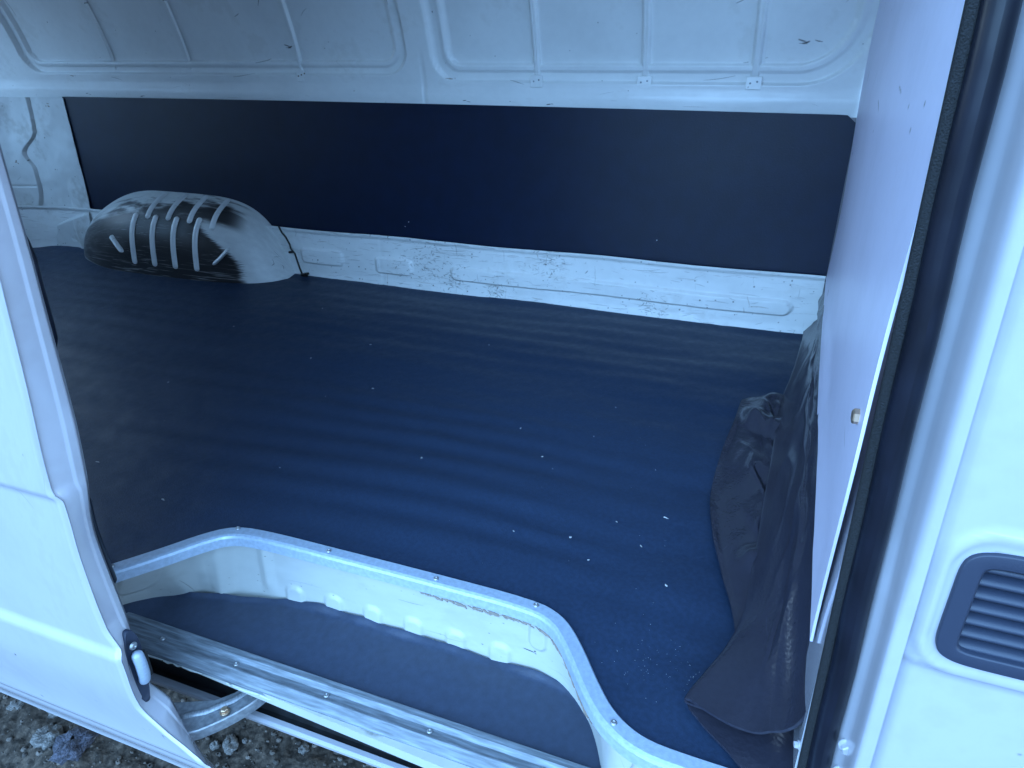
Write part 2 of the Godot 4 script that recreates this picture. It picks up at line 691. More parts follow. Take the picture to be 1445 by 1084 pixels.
	mat("pebble", Color(0.16, 0.14, 0.13), 0.85, 0.0, noise_tex(0.06, 0.6, 1.0, 256, 103)).vertex_color_use_as_albedo = true
	mat("stone_grey", Color(0.24, 0.22, 0.21), 0.85, 0.0, noise_tex(0.05, 0.5, 1.0, 256, 104), bump_tex(0.1, 6.0, 256, 105), 0.6, 3.0)
	mat("stone_dark", Color(0.11, 0.11, 0.15), 0.85, 0.0, noise_tex(0.05, 0.45, 1.0, 256, 106), bump_tex(0.1, 6.0, 256, 107), 0.7, 3.0)
	mat("fleck_white", Color(0.50, 0.50, 0.50), 0.8)
	mat("arch_paint", Color(0.77, 0.78, 0.76), 0.4, 0.0, tex(arch_image()), bump_tex(0.03, 3.0, 512, 111), 0.1)


# ---------------------------------------------------------------- ground

func ground() -> void:
	var m := M()
	var xs := []
	var zs := []
	for k in 7:
		xs.append(-150.0 / pow(2.2, k))
	for k in 161:
		xs.append(lerpf(-1.75, -0.15, k / 160.0))
	for k in 7:
		xs.append(1.2 * pow(2.2, k))
	for k in 6:
		zs.append(-150.0 / pow(2.4, k))
	for k in 131:
		zs.append(lerpf(-1.5, -0.3, k / 130.0))
	for k in 7:
		zs.append(0.6 * pow(2.4, k))
	xs.sort()
	zs.sort()
	var f := func(u: float, v: float) -> Vector3:
		var x: float = xs[int(round(u * (xs.size() - 1)))]
		var z: float = zs[int(round(v * (zs.size() - 1)))]
		var near := 1.0 if absf(x) < 2.5 and absf(z) < 2.0 else 0.0
		var h := (noise.get_noise_2d(x * 4.0, z * 4.0) * 0.018 + noise.get_noise_2d(x * 16.0 + 9.0, z * 16.0) * 0.009 + absf(noise2.get_noise_2d(x * 45.0, z * 45.0)) * 0.006) * near
		return Vector3(x, GROUND + h, z)
	grid(m, xs.size() - 1, zs.size() - 1, f, Vector2.ONE, 0.0, true)
	for k in m.v.size():
		m.uv[k] = Vector2(m.v[k].x, m.v[k].z)
	var o := obj("ground", m, mats.soil)
	tag(o, "bare brown dirt ground with small stones under the van", "ground", "", "structure")


func lump(m: Dictionary, at: Vector3, s: Vector3, seed_: int, rough := 0.35, facets := 10) -> void:
	var turn := Basis(Vector3.UP, seed_ * 1.7)
	grid(m, facets * 2, facets, func(u: float, v: float) -> Vector3:
		var d := Vector3(sin(v * PI) * cos(u * TAU), cos(v * PI), -sin(v * PI) * sin(u * TAU))
		var r := 1.0 + rough * noise2.get_noise_3d(d.x * 1.1 + seed_ * 5.3, d.y * 1.1, d.z * 1.1) + rough * 0.6 * noise2.get_noise_3d(d.x * 3.0 + seed_ * 2.3, d.y * 3.0, d.z * 3.0)
		return at + turn * (d * r * s), Vector2(0.4, 0.3))


func stones() -> void:
	# [x, z, half sizes, label]
	var list := [
		[-1.272, -0.625, Vector3(0.045, 0.026, 0.036), "stone_dark", "dark bluish grey jagged rock on the dirt below the sliding door"],
		[-1.345, -0.62, Vector3(0.030, 0.018, 0.026), "stone_grey", "pale crumbly stone beside the dark bluish rock under the door"],
		[-1.40, -0.70, Vector3(0.034, 0.016, 0.03), "stone_grey", "rounded grey stone half sunk in dirt at the far left below the door"],
		[-1.50, -0.66, Vector3(0.018, 0.010, 0.016), "stone_grey", "small grey stone at the left edge of the dirt below the door"],
		[-0.957, -0.752, Vector3(0.021, 0.011, 0.015), "stone_grey", "flat pale grey stone on the dirt below the door roller arm"],
		[-0.99, -0.74, Vector3(0.010, 0.008, 0.009), "stone_grey", "small brownish pebble just left of the flat pale stone under the roller arm"],
		[-0.935, -0.772, Vector3(0.007, 0.006, 0.006), "stone_grey", "tiny white chip just right of the flat pale stone under the roller arm"],
		[-0.80, -0.80, Vector3(0.012, 0.008, 0.011), "stone_grey", "whitish pebble on the dirt close below the white rocker lip"],
	]
	for k in list.size():
		var a = list[k]
		var m := M()
		var at := Vector3(a[0], GROUND + a[2].y * 0.45, a[1])
		lump(m, at, a[2], k + 1, 0.5, 12)
		thing("stone", m, mats[a[3]], Vector3(a[0], GROUND, a[1]), a[4], "stone", "stones lying on the dirt")
	var mm := MultiMesh.new()
	mm.transform_format = MultiMesh.TRANSFORM_3D
	mm.use_colors = true
	var pm := M()
	lump(pm, Vector3.ZERO, Vector3.ONE, 77, 0.45, 5)
	mm.mesh = finish(pm)
	rng.seed = 19
	mm.instance_count = 5000
	for k in mm.instance_count:
		var x := rng.randf_range(-1.8, -0.2)
		var z := rng.randf_range(-1.2, -0.45)
		var r := 0.0012 + 0.006 * pow(rng.randf(), 4.0)
		var b := Basis.from_euler(Vector3(rng.randf() * 0.5, rng.randf() * TAU, 0)).scaled(Vector3(r * rng.randf_range(0.8, 1.5), r * 0.7, r))
		var h := noise.get_noise_2d(x * 4.0, z * 4.0) * 0.018 + noise.get_noise_2d(x * 16.0 + 9.0, z * 16.0) * 0.009 + absf(noise2.get_noise_2d(x * 45.0, z * 45.0)) * 0.006
		mm.set_instance_transform(k, Transform3D(b, Vector3(x, GROUND + h + r * 0.3, z)))
		var g := rng.randf_range(0.4, 1.5) * (2.2 if rng.randf() < 0.08 else 1.0)
		mm.set_instance_color(k, Color(g, g * 0.95, g * 0.9))
	var o := MultiMeshInstance3D.new()
	o.name = "gravel"
	o.multimesh = mm
	o.material_override = mats.pebble
	add_child(o)
	tag(o, "loose gravel and grit scattered over the dirt under the van", "gravel", "", "stuff")


# ---------------------------------------------------------------- van shell (what closes the load bay)

func shell() -> void:
	var m := M()
	box(m, Vector3(-1.45, 1.42, -1.15), Vector3(3.8, 0.02, 1.3))
	obj("roof", m, mats.inner_paint, van)
	m = M()
	# unseen tailgate; its big window is added to let daylight into the bay
	box(m, Vector3(-3.34, 0.06, -1.36), Vector3(0.04, 0.72, 1.68))
	box(m, Vector3(-3.34, 1.33, -1.36), Vector3(0.04, 0.18, 1.68))
	box(m, Vector3(-3.34, 0.83, -2.10), Vector3(0.04, 0.82, 0.20))
	box(m, Vector3(-3.34, 0.83, -0.62), Vector3(0.04, 0.82, 0.20))
	var gate := obj("tailgate", m, mats.inner_paint, van)
	m = M()
	box(m, Vector3(-3.34, 0.83, -1.36), Vector3(0.005, 0.82, 1.28))
	obj("added_window_pane", m, mats.glass, gate)
	m = M()
	wall_slab(m, PackedVector2Array([Vector2(-3.32, -0.3), Vector2(-1.0, -0.3), Vector2(-1.0, 1.32), Vector2(0.128, 1.32), Vector2(0.128, 1.41), Vector2(-3.32, 1.41)]), -0.64, -0.575)
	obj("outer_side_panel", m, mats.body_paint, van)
	m = M()
	box(m, Vector3(0.36, 0.24, -1.39), Vector3(0.03, 1.04, 1.58))  # unseen dark board added to keep cab light out of the gap below the partition
	obj("cab_light_block", m, mats.light_block_dark, van)
	m = M()
	box(m, Vector3(-1.0, -0.285, -1.45), Vector3(4.6, 0.03, 1.5))
	obj("underbody", m, mats.underbody, van)
	m = M()
	box(m, Vector3(-1.45, 0.5, -2.26), Vector3(3.8, 1.8, 0.03))
	obj("far_side_panel", m, mats.body_paint, van)


func lean(y: float) -> float:
	var t := maxf(0.0, y - 0.65)
	return WALL_Z + 0.1 * t + 0.6 * t * t


func upper_z(x: float, y: float) -> float:
	# frame, recessed bays and beam of the upper side wall
	var z := lean(y)
	var rr := 0.05 + 0.09 * ss(-0.2, 0.02, x)
	var a := pill(x, y, -2.01, 1.12, 0.845, 0.415, 0.080, 0.007)
	var b := pill(x, y, -0.455, 1.12, 0.610, 0.432, rr + 0.02, 0.007)
	var a2 := pill(x, y, -2.01, 1.12, 0.822, 0.392, 0.062, 0.006)
	var b2 := pill(x, y, -0.455, 1.12, 0.580, 0.404, rr, 0.006)
	var a3 := pill(x, y, -2.01, 1.12, 0.806, 0.376, 0.05, 0.005)
	var b3 := pill(x, y, -0.455, 1.12, 0.562, 0.386, rr - 0.012, 0.005)
	z -= 0.016 * maxf(a, b) - 0.006 * maxf(a2, b2) + 0.012 * maxf(a3, b3)
	# shallow rolled beam along the top of the lining
	z += 0.003 * (1.0 - ss(0.0, 0.036, absf(y - 0.642)))
	z -= 0.006 * ss(0.006, 0.0, absf(x + 1.11)) * ss(0.8, 0.7, y)
	z += noise.get_noise_2d(x * 3.0, y * 5.0) * 0.0025
	# the wall turns in towards the rear corner
	z += 0.03 * ss(-2.95, -3.3, x)
	return z


func side_wall() -> void:
	var m := M()
	grid(m, 520, 190, func(u: float, v: float) -> Vector3:
		var x := lerpf(-3.33, 0.30, u)
		var y := 0.606 + 0.81 * (v * 0.40 + 0.60 * v * v)
		return Vector3(x, y, upper_z(x, y)), Vector2(3.63, 0.8))
	var wall := obj("upper_side_wall", m, mats.inner_paint, van)
	# ribs spot-welded over the bays, each with a foot at its lower end
	var ribs := [[-2.405, 0.016, 0.007], [-2.045, 0.016, 0.007], [-1.573, 0.026, 0.010], [-0.735, 0.038, 0.010], [-0.413, 0.042, 0.010], [-0.117, 0.042, 0.010]]
	for k in ribs.size():
		var x: float = ribs[k][0]
		var w: float = ribs[k][1]
		var h: float = ribs[k][2]
		var r := M()
		var y0 := 0.700 if k < 3 else 0.690
		var pr := [[-1.0, 0.0], [-0.62, 0.08], [-0.42, 1.0], [-0.2, 1.25], [0.0, 1.1], [0.2, 1.25], [0.42, 1.0], [0.62, 0.08], [1.0, 0.0]]
		grid(r, 24, 40, func(u: float, v: float) -> Vector3:
			var q := u * 2.0 - 1.0
			var y := lerpf(y0, 1.39, v)
			var e := table(pr, q) * ss(0.0, 0.03, v)
			return Vector3(x + q * w * 0.5, y, lean(y) - 0.0215 + h * e + 0.001), Vector2(w, 0.7))
		var wide := maxf(w, 0.03)
		if k >= 2:
			box(r, Vector3(x, y0 - 0.004, lean(y0) - 0.004), Vector3(wide, 0.034, 0.006), 0.002)
		obj("rib", r, mats.inner_paint, wall)
		if k >= 2:
			for s in 3 if k == 2 else 2:
				var sp := M()
				lathe(sp, [Vector2(0.0028, 0), Vector2(0.0024, 0.0012), Vector2(0, 0.0016)], Vector3(x + (s - 0.5) * wide * 0.42, y0 - 0.004 + s * 0.004, lean(y0) - 0.001), Vector3.BACK, 8)
				obj("rib_rivet", sp, mats.grime if k == 2 else mats.screw_steel, wall)
	# dark board lining
	m = M()
	grid(m, 120, 30, func(u: float, v: float) -> Vector3:
		var x := lerpf(-2.70, 0.153, u)
		var top := 0.616 - 0.0035 * u + 0.004 * sin(u * PI)
		if x > 0.128:
			top -= (x - 0.128) * 0.8
		var y := lerpf(0.165, top, v)
		return Vector3(x, y, -2.121 + noise2.get_noise_2d(x * 0.9, y * 1.2) * 0.004 - 0.004 * v), Vector2(2.85, 0.44), 0.004)
	obj("wall_lining", m, mats.lining, van, "dark blue-black board lining the middle of the far wall")
	# painted strip along the floor
	m = M()
	grid(m, 520, 64, func(u: float, v: float) -> Vector3:
		var x := lerpf(-3.3, 0.150, u)
		var y := lerpf(-0.02, 0.186, v)
		var e := 0.011 * pill(x, y, -0.478, 0.078, 0.548, 0.020, 0.018, 0.004)
		e += 0.010 * pill(x, y, -1.255, 0.077, 0.070, 0.026, 0.012, 0.004)
		e += 0.009 * pill(x, y, -1.555, 0.087, 0.085, 0.024, 0.012, 0.006)
		e -= 0.004 * ss(0.006, 0.0, absf(x + 1.305)) + 0.0015 * ss(0.003, 0.0, absf(x + 0.86)) * ss(0.12, 0.15, y)
		e += 0.008 * ss(0.168, 0.180, y) + 0.004 * ss(0.03, 0.0, y)
		var z := -2.106 + e + noise.get_noise_2d(x * 6.0, y * 9.0) * 0.003
		z += 0.10 * ss(-2.86, -3.3, x)
		return Vector3(x, y + 0.002 * sin(x * 9.0), z), Vector2.ONE, 0.002)
	obj("lower_wall", m, mats.worn_paint, van, "scratched white painted strip between lining and floor mat")
	# pillar behind the lining at the rear end
	m = M()
	var edge := [[-0.01, -3.085], [0.06, -3.06], [0.20, -2.975], [0.33, -2.955], [0.40, -2.985], [0.47, -2.90], [0.50, -2.89], [0.60, -2.885], [0.8, -2.885]]
	grid(m, 220, 160, func(u: float, v: float) -> Vector3:
		var y := lerpf(-0.02, 0.612, v)
		var x := lerpf(-3.32, -2.690, u)
		var ex: float = smooth_table(edge, y)
		var z := -2.116 + 0.008 * ss(ex + 0.003, ex - 0.003, x) - 0.006 * ss(0.006, 0.0, absf(x - ex - 0.007)) + 0.006 * ss(-2.80, -2.78, x) * ss(0.30, 0.2, y)
		z += 0.10 * ss(-2.95, -3.3, x)
		z += 0.014 * ss(0.15, 0.13, y - (x + 2.8) * 0.3) * ss(-2.98, -2.95, x)
		z -= 0.004 * ss(0.004, 0.0, absf(y - 0.26)) * ss(ex, ex - 0.02, x)
		z += noise.get_noise_2d(x * 5.0, y * 5.0) * 0.006
		return Vector3(x, y, z), Vector2(0.62, 0.62), 0.002)
	obj("rear_pillar", m, mats.pillar_paint, van, "scuffed stepped sheet-metal pillar at the rear end of the lining")
	# black bead of sealant right of the wheel arch
	m = M()
	var bead := []
	for q in [[-1.752, 0.186], [-1.742, 0.165], [-1.728, 0.150], [-1.715, 0.125], [-1.712, 0.108], [-1.697, 0.09], [-1.690, 0.06], [-1.684, 0.035], [-1.676, 0.012]]:
		bead.append(Vector3(q[0] + 0.03, q[1], -2.093))
	tube(m, bead, 0.0035, 6)
	for q in [[-1.66, 0.012], [-1.645, 0.016], [-1.70, 0.094], [-1.652, 0.006]]:
		tube(m, [Vector3(q[0] + 0.01, q[1], -2.093), Vector3(q[0] + 0.026, q[1] + 0.003, -2.092)], 0.005, 6)
	obj("sealant_bead", m, mats.sealant, van, "wiggly bead of black sealant beside the wheel arch")


# ---------------------------------------------------------------- wheel arch

const ARCH_C := Vector3(-2.215, -0.005, -2.125)
const ARCH_S := Vector3(0.535, 0.284, 0.205)
const ARCH_N := 4.4


func arch_draw(dx: float, dy: float, dz: float) -> float:
	# how far the two ends draw in towards the top and the front
	var h := maxf(dy, 0.0)
	var f := maxf(dz, 0.0)
	return dx * (0.12 * h + 0.05 * f * f if dx > 0.0 else 0.24 * h * h + 0.26 * f * f)


func arch_at(u: float, w: float) -> Vector3:
	var th := u * PI
	var ph := w * PI / 2
	var d := Vector3(-cos(th), sin(th) * sin(ph), sin(th) * cos(ph))
	var r := pow(pow(absf(d.x), ARCH_N) + pow(absf(d.y), ARCH_N) + pow(absf(d.z), ARCH_N), -1.0 / ARCH_N)
	d *= r
	# the sides draw in towards the top
	var p := ARCH_C + d * ARCH_S
	p.y -= ARCH_S.y * d.y * 0.19 * maxf(d.z, 0.0)
	p.z -= 0.020 * maxf(d.y, 0.0) * maxf(d.z, 0.0)
	p.x -= arch_draw(d.x, d.y, d.z)
	return p


func arch_front(x: float, y: float, out := 0.0) -> Vector3:
	# the point of the front face that ends up at x
	var xi := x
	var z := 0.0
	var q := Vector2.ZERO
	for k in 12:
		q = Vector2((xi - ARCH_C.x) / ARCH_S.x, (y - ARCH_C.y) / ARCH_S.y)
		z = pow(maxf(0.0, 1.0 - pow(absf(q.x), ARCH_N) - pow(absf(q.y), ARCH_N)), 1.0 / ARCH_N)
		xi = lerpf(xi, x + arch_draw(q.x, q.y, z), 0.7)
	return Vector3(x, y - (y - ARCH_C.y) * 0.19 * z, ARCH_C.z + z * ARCH_S.z - 0.020 * q.y * z + out)


func arch_top(x: float, z: float, out := 0.0) -> Vector3:
	var xi := x
	var y := 0.0
	var q := Vector2.ZERO
	for k in 12:
		q = Vector2((xi - ARCH_C.x) / ARCH_S.x, (z - ARCH_C.z) / ARCH_S.z)
		y = pow(maxf(0.0, 1.0 - pow(absf(q.x), ARCH_N) - pow(absf(q.y), ARCH_N)), 1.0 / ARCH_N)
		xi = lerpf(xi, x + arch_draw(q.x, y, q.y), 0.7)
	return Vector3(x, ARCH_C.y + y * ARCH_S.y * (1.0 - 0.19 * q.y) + out, z - 0.020 * y * q.y)


func arch_image() -> Image:
	# black underseal brushed over the white paint, rubbed away towards the top
	var W := 1024
	var H := 512
	var im := Image.create(W, H, false, Image.FORMAT_RGB8)
	var n := FastNoiseLite.new()
	n.seed = 31
	n.frequency = 0.02
	n.fractal_octaves = 4
	for y in H:
		for x in W:
			var u := float(x) / W
			var w := 1.0 - float(y) / H
			w = float(y) / H
			var a := n.get_noise_2d(x * 1.0, y * 1.0)
			var streak := n.get_noise_2d(x * 0.35, y * 4.0 + 300.0)
			var hair := n.get_noise_2d(x * 0.5 + 900.0, y * 14.0)
			var edge := 0.745 - 0.10 * ss(0.2, 0.55, w) + 0.02 * hair
			var dark := ss(edge + 0.008, edge - 0.008, u)
			dark *= 1.0 - 0.55 * ss(0.05, 0.45, streak) * ss(0.3, 0.0, w)
			dark *= 1.0 - 0.5 * ss(0.15, 0.4, hair) * ss(0.1, 0.3, streak)
			# the top: patches only
			var top := ss(0.52, 0.60, w)
			var patch := ss(-0.3, 0.3, 0.7 * n.get_noise_2d(x * 0.4, y * 0.8 + 77.0) + 0.45 * ss(0.35, 0.68, u) - 0.75 * ss(0.62, 0.92, w) + 0.2 * hair) * ss(0.76, 0.70, u) * ss(0.12, 0.3, u)
			dark = lerpf(dark, patch * 0.9, top)
			dark *= 1.0 - 0.75 * ss(0.025, 0.0, w)
			dark *= lerpf(0.55, 1.0, ss(0.10, 0.30, u + 0.08 * a))
			var g := 0.93 + 0.05 * a
			var under := Color(0.13 + 0.05 * hair, 0.12 + 0.05 * hair, 0.13 + 0.05 * hair)
			im.set_pixel(x, y, Color(g, g, g).lerp(under, clampf(dark, 0, 1)))
	rng.seed = 12
	for k in 7:
		var a := Vector2(rng.randf_range(0.80, 0.9) * W, rng.randf_range(0.25, 0.6) * H)
		stroke(im, a, a + Vector2(rng.randf_range(5, 40), rng.randf_range(-90, 40)), rng.randf_range(0.6, 1.3), Color(0.15, 0.15, 0.15), 0.6)
	for k in 60:
		var a := Vector2(rng.randf_range(0.25, 0.7) * W, rng.randf_range(0.1, 0.5) * H)
		stroke(im, a, a + Vector2(rng.randf_range(-40, 40), rng.randfn(0, 5)), rng.randf_range(0.4, 1.1), Color(0.6, 0.6, 0.6), rng.randf_range(0.1, 0.35))
	return im


func wheel_arch() -> void:
	var m := M()
	grid(m, 110, 60, func(u: float, v: float) -> Vector3: return arch_at(u, v), Vector2.ONE)
	var arch := obj("wheel_arch", m, mats.arch_paint, van, "rounded wheel arch, white metal half covered with brushed black underseal")
	for k in 4:
		var x: float = [-2.285, -2.185, -2.085, -1.985][k]
		var r := M()
		var pts := []
		for j in 9:
			pts.append(arch_front(x, lerpf(0.250, 0.06, j / 8.0), 0.001))
		tube(r, pts, 0.0115, 10, 0.008)
		obj("arch_rib", r, mats.inner_paint, arch)
		r = M()
		pts = []
		for j in 9:
			pts.append(arch_top(x + lerpf(0.060, 0.035, j / 8.0), lerpf(-1.962, -2.100, j / 8.0), 0.001))
		tube(r, pts, 0.011, 10, 0.007)
		obj("arch_rib", r, mats.inner_paint, arch)
	var r := M()
	tube(r, [arch_front(-2.40, 0.150), arch_front(-2.375, 0.13), arch_front(-2.35, 0.105)], 0.013, 10, 0.009)
	obj("arch_rib", r, mats.inner_paint, arch)
	r = M()
	tube(r, [arch_front(-1.90, 0.095), arch_front(-1.88, 0.115), arch_front(-1.86, 0.14)], 0.017, 10, 0.007)
	obj("arch_rib", r, mats.inner_paint, arch)


# ---------------------------------------------------------------- floor, well and sill

const RIM := [Vector2(-0.985, -0.545), Vector2(-0.933, -0.612), Vector2(-0.888, -0.673), Vector2(-0.856, -0.722), Vector2(-0.822, -0.757), Vector2(-0.768, -0.769), Vector2(-0.607, -0.771), Vector2(-0.427, -0.773), Vector2(-0.262, -0.773), Vector2(-0.214, -0.758), Vector2(-0.179, -0.723), Vector2(-0.124, -0.643), Vector2(-0.096, -0.614), Vector2(-0.06, -0.595), Vector2(-0.012, -0.591), Vector2(0.118, -0.591)]


func rim_path() -> Array:
	var p := []
	for q in rounded(RIM, 2):
		p.append(q)
	return p


func bay_floor() -> void:
	var m := M()
	var pts := PackedVector2Array()
	pts.append(Vector2(-3.32, -2.12))
	pts.append(Vector2(-3.32, -0.66))
	pts.append(Vector2(-1.0, -0.66))
	for q in rounded(RIM, 1):
		if q.y < -0.55:
			pts.append(q + Vector2(0, -0.004))
	pts.append(Vector2(0.34, -0.591))
	pts.append(Vector2(0.34, -2.12))
	slab(m, pts, -0.022, -0.008)
	obj("load_floor", m, mats.inner_paint, van)
	var path := []
	for q in rim_path():
		path.append(Vector3(q.x, 0.0, q.y))
	m = M()
	sweep(m, [Vector2(-0.003, -0.002), Vector2(-0.003, 0.0055), Vector2(-0.001, 0.0075), Vector2(0.017, 0.0080), Vector2(0.021, 0.0062), Vector2(0.0228, 0.002), Vector2(0.0235, -0.014), Vector2(0.0210, -0.0145)], path)
	var trim := obj("floor_edge_trim", m, mats.zinc, van, "bent galvanised metal strip screwed along the edge of the step well")
	for q in [Vector2(-0.932, -0.604), Vector2(-0.808, -0.757), Vector2(-0.622, -0.761), Vector2(-0.423, -0.763), Vector2(-0.255, -0.763), Vector2(-0.098, -0.604), Vector2(0.04, -0.582)]:
		var s := M()
		screw(s, Vector3(q.x, 0.0075, q.y), Vector3.UP, 0.0045)
		obj("screw", s, mats.screw_steel, trim)
	# crumbling dirt-stained glue under the strip
	m = M()
	rng.seed = 5
	for k in 150:
		var u := rng.randf_range(0.50, 0.80)
		var q := along(RIM, u)
		var q2 := along(RIM, u + 0.01)
		var side := Vector2(-(q2 - q).y, (q2 - q).x).normalized()
		var p := q + side * 0.0205
		var l := rng.randf_range(0.004, 0.018)
		var y := -0.016 - rng.randf() * 0.006
		var e := q2 + side * 0.0215
		var d := (e - p).normalized() * l
		tube(m, [Vector3(p.x, y, p.y), Vector3(p.x + d.x * 0.5, y - rng.randf() * 0.004, p.y + d.y * 0.5), Vector3(p.x + d.x, y - rng.randf() * 0.004, p.y + d.y)], rng.randf_range(0.0004, 0.0015), 5)
	obj("glue_residue", m, mats.grime, van, "ragged brown line of old glue and dirt under the metal strip").set_meta("kind", "stuff")


const WELL_BOTTOM := [Vector2(-1.03, -0.60), Vector2(-0.985, -0.655), Vector2(-0.948, -0.698), Vector2(-0.895, -0.716), Vector2(-0.853, -0.735), Vector2(-0.803, -0.752), Vector2(-0.70, -0.767), Vector2(-0.50, -0.768), Vector2(-0.30, -0.768), Vector2(-0.235, -0.764), Vector2(-0.185, -0.742), Vector2(-0.145, -0.70), Vector2(-0.115, -0.645), Vector2(-0.103, -0.60), Vector2(-0.103, -0.56)]


func step_well() -> void:
	var top := []
	for q in RIM:
		if q.x < -0.05:
			top.append(q)
	top = rounded(top, 2)
	var bottom := rounded(WELL_BOTTOM, 2)
	var m := M()
	grid(m, 480, 56, func(u: float, v: float) -> Vector3:
		var a := along(top, u)
		var b := along(bottom, u)
		var p := a.lerp(b, v)
		var t := (along(bottom, minf(1.0, u + 0.01)) - along(bottom, maxf(0.0, u - 0.01))).normalized()
		var side := Vector2(-t.y, t.x)
		var x := p.x
		var y := lerpf(-0.006, -0.150, v)
		var e := 0.012 * (1.0 - ss(0.0, 0.10, v)) * 0.4
		for k in 6:
			e += 0.0050 * pill(x, y, -0.712 + k * 0.079, -0.124, 0.013, 0.020, 0.010, 0.009)
		e += 0.005 * pill(x, y, -0.252, -0.055, 0.012, 0.026, 0.011, 0.005)
		# pressed folds round the left corner
		e += 0.009 * ss(0.022, 0.0, absf(x + 0.838 + v * 0.012)) + 0.007 * ss(0.018, 0.0, absf(x + 0.765 + v * 0.0)) * ss(0.9, 0.6, v)
		e -= 0.006 * ss(0.026, 0.0, absf(x + 0.885)) 
		e += 0.004 * pill(p.y, y, -0.645, -0.055, 0.022, 0.03, 0.015, 0.006) * ss(-0.88, -0.89, x)
		e += noise.get_noise_2d(u * 5.0, v * 1.0) * 0.003
		p += side * e
		return Vector3(p.x, y, p.y), Vector2(1.0, 1.0))
	# step floor
	var pts := PackedVector2Array()
	for q in rounded(WELL_BOTTOM, 1):
		pts.append(q)
	slab(m, pts, -0.16, -0.142)
	wall_slab(m, PackedVector2Array([Vector2(-0.112, -0.15), Vector2(0.13, -0.15), Vector2(0.13, -0.010), Vector2(-0.066, -0.010)]), -0.606, -0.594)
	obj("step_well", m, mats.well_paint, van, "cream-white pressed metal step well below the load floor")


func sill() -> void:
	var m := M()
	var path := [Vector3(-1.2, 0, 0), Vector3(-0.8, 0.0004, 0), Vector3(-0.4, 0, 0), Vector3(0.02, 0, 0), Vector3(0.13, 0, 0)]
	sweep(m, [Vector2(-0.630, -0.138), Vector2(-0.630, -0.125), Vector2(-0.628, -0.123), Vector2(-0.618, -0.123), Vector2(-0.615, -0.1275), Vector2(-0.612, -0.1300), Vector2(-0.600, -0.1300), Vector2(-0.5985, -0.1275), Vector2(-0.5960, -0.1275), Vector2(-0.594, -0.1320), Vector2(-0.586, -0.1370), Vector2(-0.5835, -0.1400), Vector2(-0.5830, -0.147), Vector2(-0.586, -0.148)], path)
	var rail := obj("sill_trim", m, mats.rail_metal, van, "dirty ridged metal sill strip screwed along the step edge")
	for x in [-0.866, -0.712, -0.540, -0.363, -0.19]:
		var s := M()
		screw(s, Vector3(x, -0.1300, -0.6060), Vector3.UP, 0.0045)
		obj("screw", s, mats.screw_steel, rail)
	# door track: black channel under the sill strip
	m = M()
	sweep(m, [Vector2(-0.588, -0.1485), Vector2(-0.666, -0.150), Vector2(-0.668, -0.222), Vector2(-0.656, -0.223), Vector2(-0.653, -0.212), Vector2(-0.644, -0.212), Vector2(-0.641, -0.224), Vector2(-0.634, -0.224), Vector2(-0.632, -0.217), Vector2(-0.624, -0.217), Vector2(-0.621, -0.2395), Vector2(-0.609, -0.2395)], path)
	obj("door_track", m, mats.track_dark, van, "black grooved door track under the sill strip")
	# white rocker lip
	m = M()
	sweep(m, [Vector2(-0.6125, -0.245), Vector2(-0.6125, -0.2385), Vector2(-0.611, -0.2370), Vector2(-0.603, -0.2370), Vector2(-0.6, -0.2385), Vector2(-0.599, -0.242), Vector2(-0.600, -0.248), Vector2(-0.61, -0.258), Vector2(-0.66, -0.28)], path)
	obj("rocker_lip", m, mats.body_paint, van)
	# ragged edge of old sealant below the sill strip
	m = M()
	rng.seed = 88
	var x := -0.95
	while x < -0.2:
		var l := rng.randf_range(0.012, 0.05)
		if rng.randf() < 0.6:
			tube(m, [Vector3(x, -0.149 - rng.randf() * 0.002, -0.585), Vector3(x + l * 0.5, -0.150 - rng.randf() * 0.004, -0.5845), Vector3(x + l, -0.149, -0.585)], rng.randf_range(0.0012, 0.0028), 5)
		x += l * 1.1
	obj("sill_residue", m, mats.well_paint, van).set_meta("kind", "stuff")


# ---------------------------------------------------------------- partition behind the cab

func part_x(z: float) -> float:
	return 0.103 + 0.053 * (-0.6 - z) / 1.53


func partition() -> void:
	var m := M()
	grid(m, 60, 60, func(u: float, v: float) -> Vector3:
		var z := lerpf(-2.12, -0.612, u)
		var low := 0.172 - 0.006 * u + 0.006 * sin(u * 5.0)
		var y := lerpf(low, 1.0, v)  # top left open out of view so that cab light enters the bay
		var bow := 0.004 * sin(v * 7.0 + u * 2.0) - 0.008 * ss(0.12, 0.0, v) * sin(u * PI)
		var zz := z - 0.052 * ss(0.36, 0.0, v) * ss(0.9, 1.0, u)
		return Vector3(part_x(z) + bow, y, zz), Vector2(1.5, 1.25), 0.003, true)
	var sheet := obj("partition_sheet", m, mats.board_white, van, "smooth lilac-white sheet standing as partition behind the cab")
	m = M()
	hex_bolt(m, Vector3(part_x(-0.66) - 0.003, 0.452, -0.652), Vector3(-1, 0, 0.06), 0.0075, 0.010)
	obj("bolt", m, mats.brass_bolt, sheet, "brassy hexagon bolt near the front edge of the sheet")
	# flange of the pillar that the sheet is fixed to
	m = M()
	wall_slab(m, PackedVector2Array([Vector2(0.1115, -0.1), Vector2(0.120, -0.1), Vector2(0.116, 1.4), Vector2(0.1085, 1.4), Vector2(0.1085, 0.3)]), -0.70, -0.606)
	obj("pillar_flange", m, mats.body_paint, van)
	m = M()
	hex_bolt(m, Vector3(0.1105, 0.055, -0.612), Vector3(-1, 0, 0.2), 0.004, 0.006)
	obj("clip", m, mats.body_paint, van)


# ---------------------------------------------------------------- pillar, seal and outer skin at the right

func pillar_x(y: float) -> float:
	# everything on the pillar leans a little: further forward towards the floor
	return 0.018 * clampf((0.79 - y) / 0.79, -0.6, 1.2)


